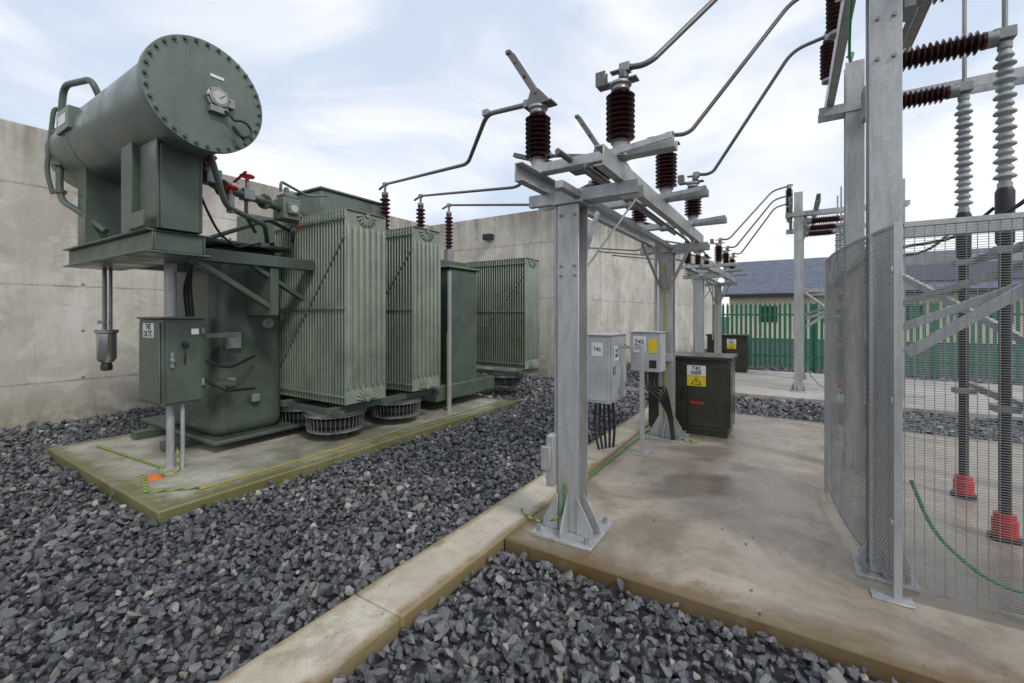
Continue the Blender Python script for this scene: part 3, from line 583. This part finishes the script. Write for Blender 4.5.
X,Y,Z,Sz=[np.concatenate(q) for q in zip(*parts)]; n=X.size; vi=rng.integers(0,len(VAR),n)
q=rng.normal(size=(n,4)); q[:,1:3]*=.45; q/=np.linalg.norm(q,axis=1)[:,None]; w_,x_,y_,z_=q.T
RM=np.stack([1-2*(y_**2+z_**2),2*(x_*y_-z_*w_),2*(x_*z_+y_*w_),2*(x_*y_+z_*w_),1-2*(x_**2+z_**2),2*(y_*z_-x_*w_),2*(x_*z_-y_*w_),2*(y_*z_+x_*w_),1-2*(x_**2+y_**2)],1).reshape(n,3,3)
tone=rng.random(n)
VV=[];FF=[];TT=[];base=0
for k in range(len(VAR)):
    idx=np.where(vi==k)[0]; v,fc=VAR[k]; m=len(idx); nv=len(v)
    pts=np.einsum('nij,vj->nvi',RM[idx],v)*Sz[idx][:,None,None]+np.stack([X[idx],Y[idx],Z[idx]],1)[:,None,:]
    VV.append(pts.reshape(-1,3)); FF.append((fc[None]+(np.arange(m)*nv)[:,None,None]+base).reshape(-1,3)); TT.append(np.repeat(tone[idx],nv)); base+=m*nv
VV=np.concatenate(VV).astype(np.float32);FF=np.concatenate(FF).astype(np.int32);TT=np.concatenate(TT).astype(np.float32)
me=bpy.data.meshes.new('gravel'); me.vertices.add(len(VV)); me.vertices.foreach_set('co',VV.ravel()); me.loops.add(FF.size); me.loops.foreach_set('vertex_index',FF.ravel())
me.polygons.add(len(FF)); me.polygons.foreach_set('loop_start',np.arange(0,FF.size,3,dtype=np.int32)); 
try: me.polygons.foreach_set('loop_total',np.full(len(FF),3,dtype=np.int32))
except Exception: pass
me.update(calc_edges=True); me.polygons.foreach_set('use_smooth',[False]*len(FF)); at=me.attributes.new('tone','FLOAT','POINT'); at.data.foreach_set('value',TT)
t=NT('crushed_stone'); A=t.n('ShaderNodeAttribute',attribute_name='tone'); cr_=t.n('ShaderNodeValToRGB'); t.l(A.outputs['Fac'],cr_.inputs[0]); E=cr_.color_ramp
E.elements[0].position=0;E.elements[0].color=(.038,.040,.045,1);E.elements[1].position=1;E.elements[1].color=(.42,.40,.36,1)
for p_,c_ in((.5,(.088,.091,.098,1)),(.86,(.15,.153,.16,1)),(.95,(.24,.225,.20,1))): e1=E.elements.new(p_); e1.color=c_
nn=t.noise(50,6,.75); col=t.mix(t.m('MULTIPLY',t.ramp(nn,.48,.68),.55),cr_.outputs[0],(.27,.272,.275)); col=t.mix(t.m('MULTIPLY',t.ramp(t.noise(1.2,4),.45,.7),.25),col,(.05,.045,.04))
me.materials.append(t.out(col,t.ramp(nn,.4,.65,.28,.65),t.bump(t.noise(110,5,.75),.6,.005)))
o=bpy.data.objects.new('gravel',me); S.collection.objects.link(o); print('rocks',n)
# ------------------------------------------------ world and sun
W=bpy.data.worlds.new('World'); S.world=W; W.use_nodes=True; nt=W.node_tree; bg=nt.nodes['Background']; bg.inputs['Strength'].default_value=.12
sky=nt.nodes.new('ShaderNodeTexSky'); sky.sky_type='NISHITA'; sky.sun_disc=False; sky.sun_elevation=R(46); sky.sun_rotation=R(114); sky.air_density=1.2
tc=nt.nodes.new('ShaderNodeTexCoord'); mp=nt.nodes.new('ShaderNodeMapping'); mp.inputs['Scale'].default_value=(1,1,2.4); mp.inputs['Rotation'].default_value=(.2,.1,.6)
nt.links.new(tc.outputs['Generated'],mp.inputs[0])
no=nt.nodes.new('ShaderNodeTexNoise'); no.inputs['Scale'].default_value=1.9; no.inputs['Detail'].default_value=7; no.inputs['Roughness'].default_value=.5; no.inputs['Distortion'].default_value=.5; nt.links.new(mp.outputs[0],no.inputs[0])
mr=nt.nodes.new('ShaderNodeMapRange'); mr.interpolation_type='SMOOTHSTEP'; nt.links.new(no.outputs['Fac'],mr.inputs[0]); mr.inputs[1].default_value=.38; mr.inputs[2].default_value=.60; mr.inputs[3].default_value=.0; mr.inputs[4].default_value=1
cl=nt.nodes.new('ShaderNodeMix'); cl.data_type='RGBA'; nt.links.new(mr.outputs[0],cl.inputs[0]); cl.inputs[6].default_value=(5.7,6.6,8.0,1); cl.inputs[7].default_value=(9.0,9.1,9.3,1)
mx=nt.nodes.new('ShaderNodeMix'); mx.data_type='RGBA'; mx.inputs[0].default_value=.9; nt.links.new(sky.outputs[0],mx.inputs[6]); nt.links.new(cl.outputs[2],mx.inputs[7]); nt.links.new(mx.outputs[2],bg.inputs['Color'])
sd=bpy.data.lights.new('sun','SUN'); sd.energy=1.5; sd.angle=R(12); sd.color=(1,.96,.90); so=bpy.data.objects.new('sun',sd); S.collection.objects.link(so)
so.rotation_euler=Vector((.80,-.35,.9)).to_track_quat('Z','Y').to_euler(); so.location=(5,-4,9)
# ------------------------------------------------ camera
cd=bpy.data.cameras.new('camera'); cd.sensor_width=36; cd.lens=440/1024*36; cd.shift_y=-26/1024; cd.clip_start=.05; cd.clip_end=2000
co=bpy.data.objects.new('camera',cd); S.collection.objects.link(co); co.location=(0,0,1.7); co.rotation_euler=(R(90),0,R(32.3)); S.camera=co
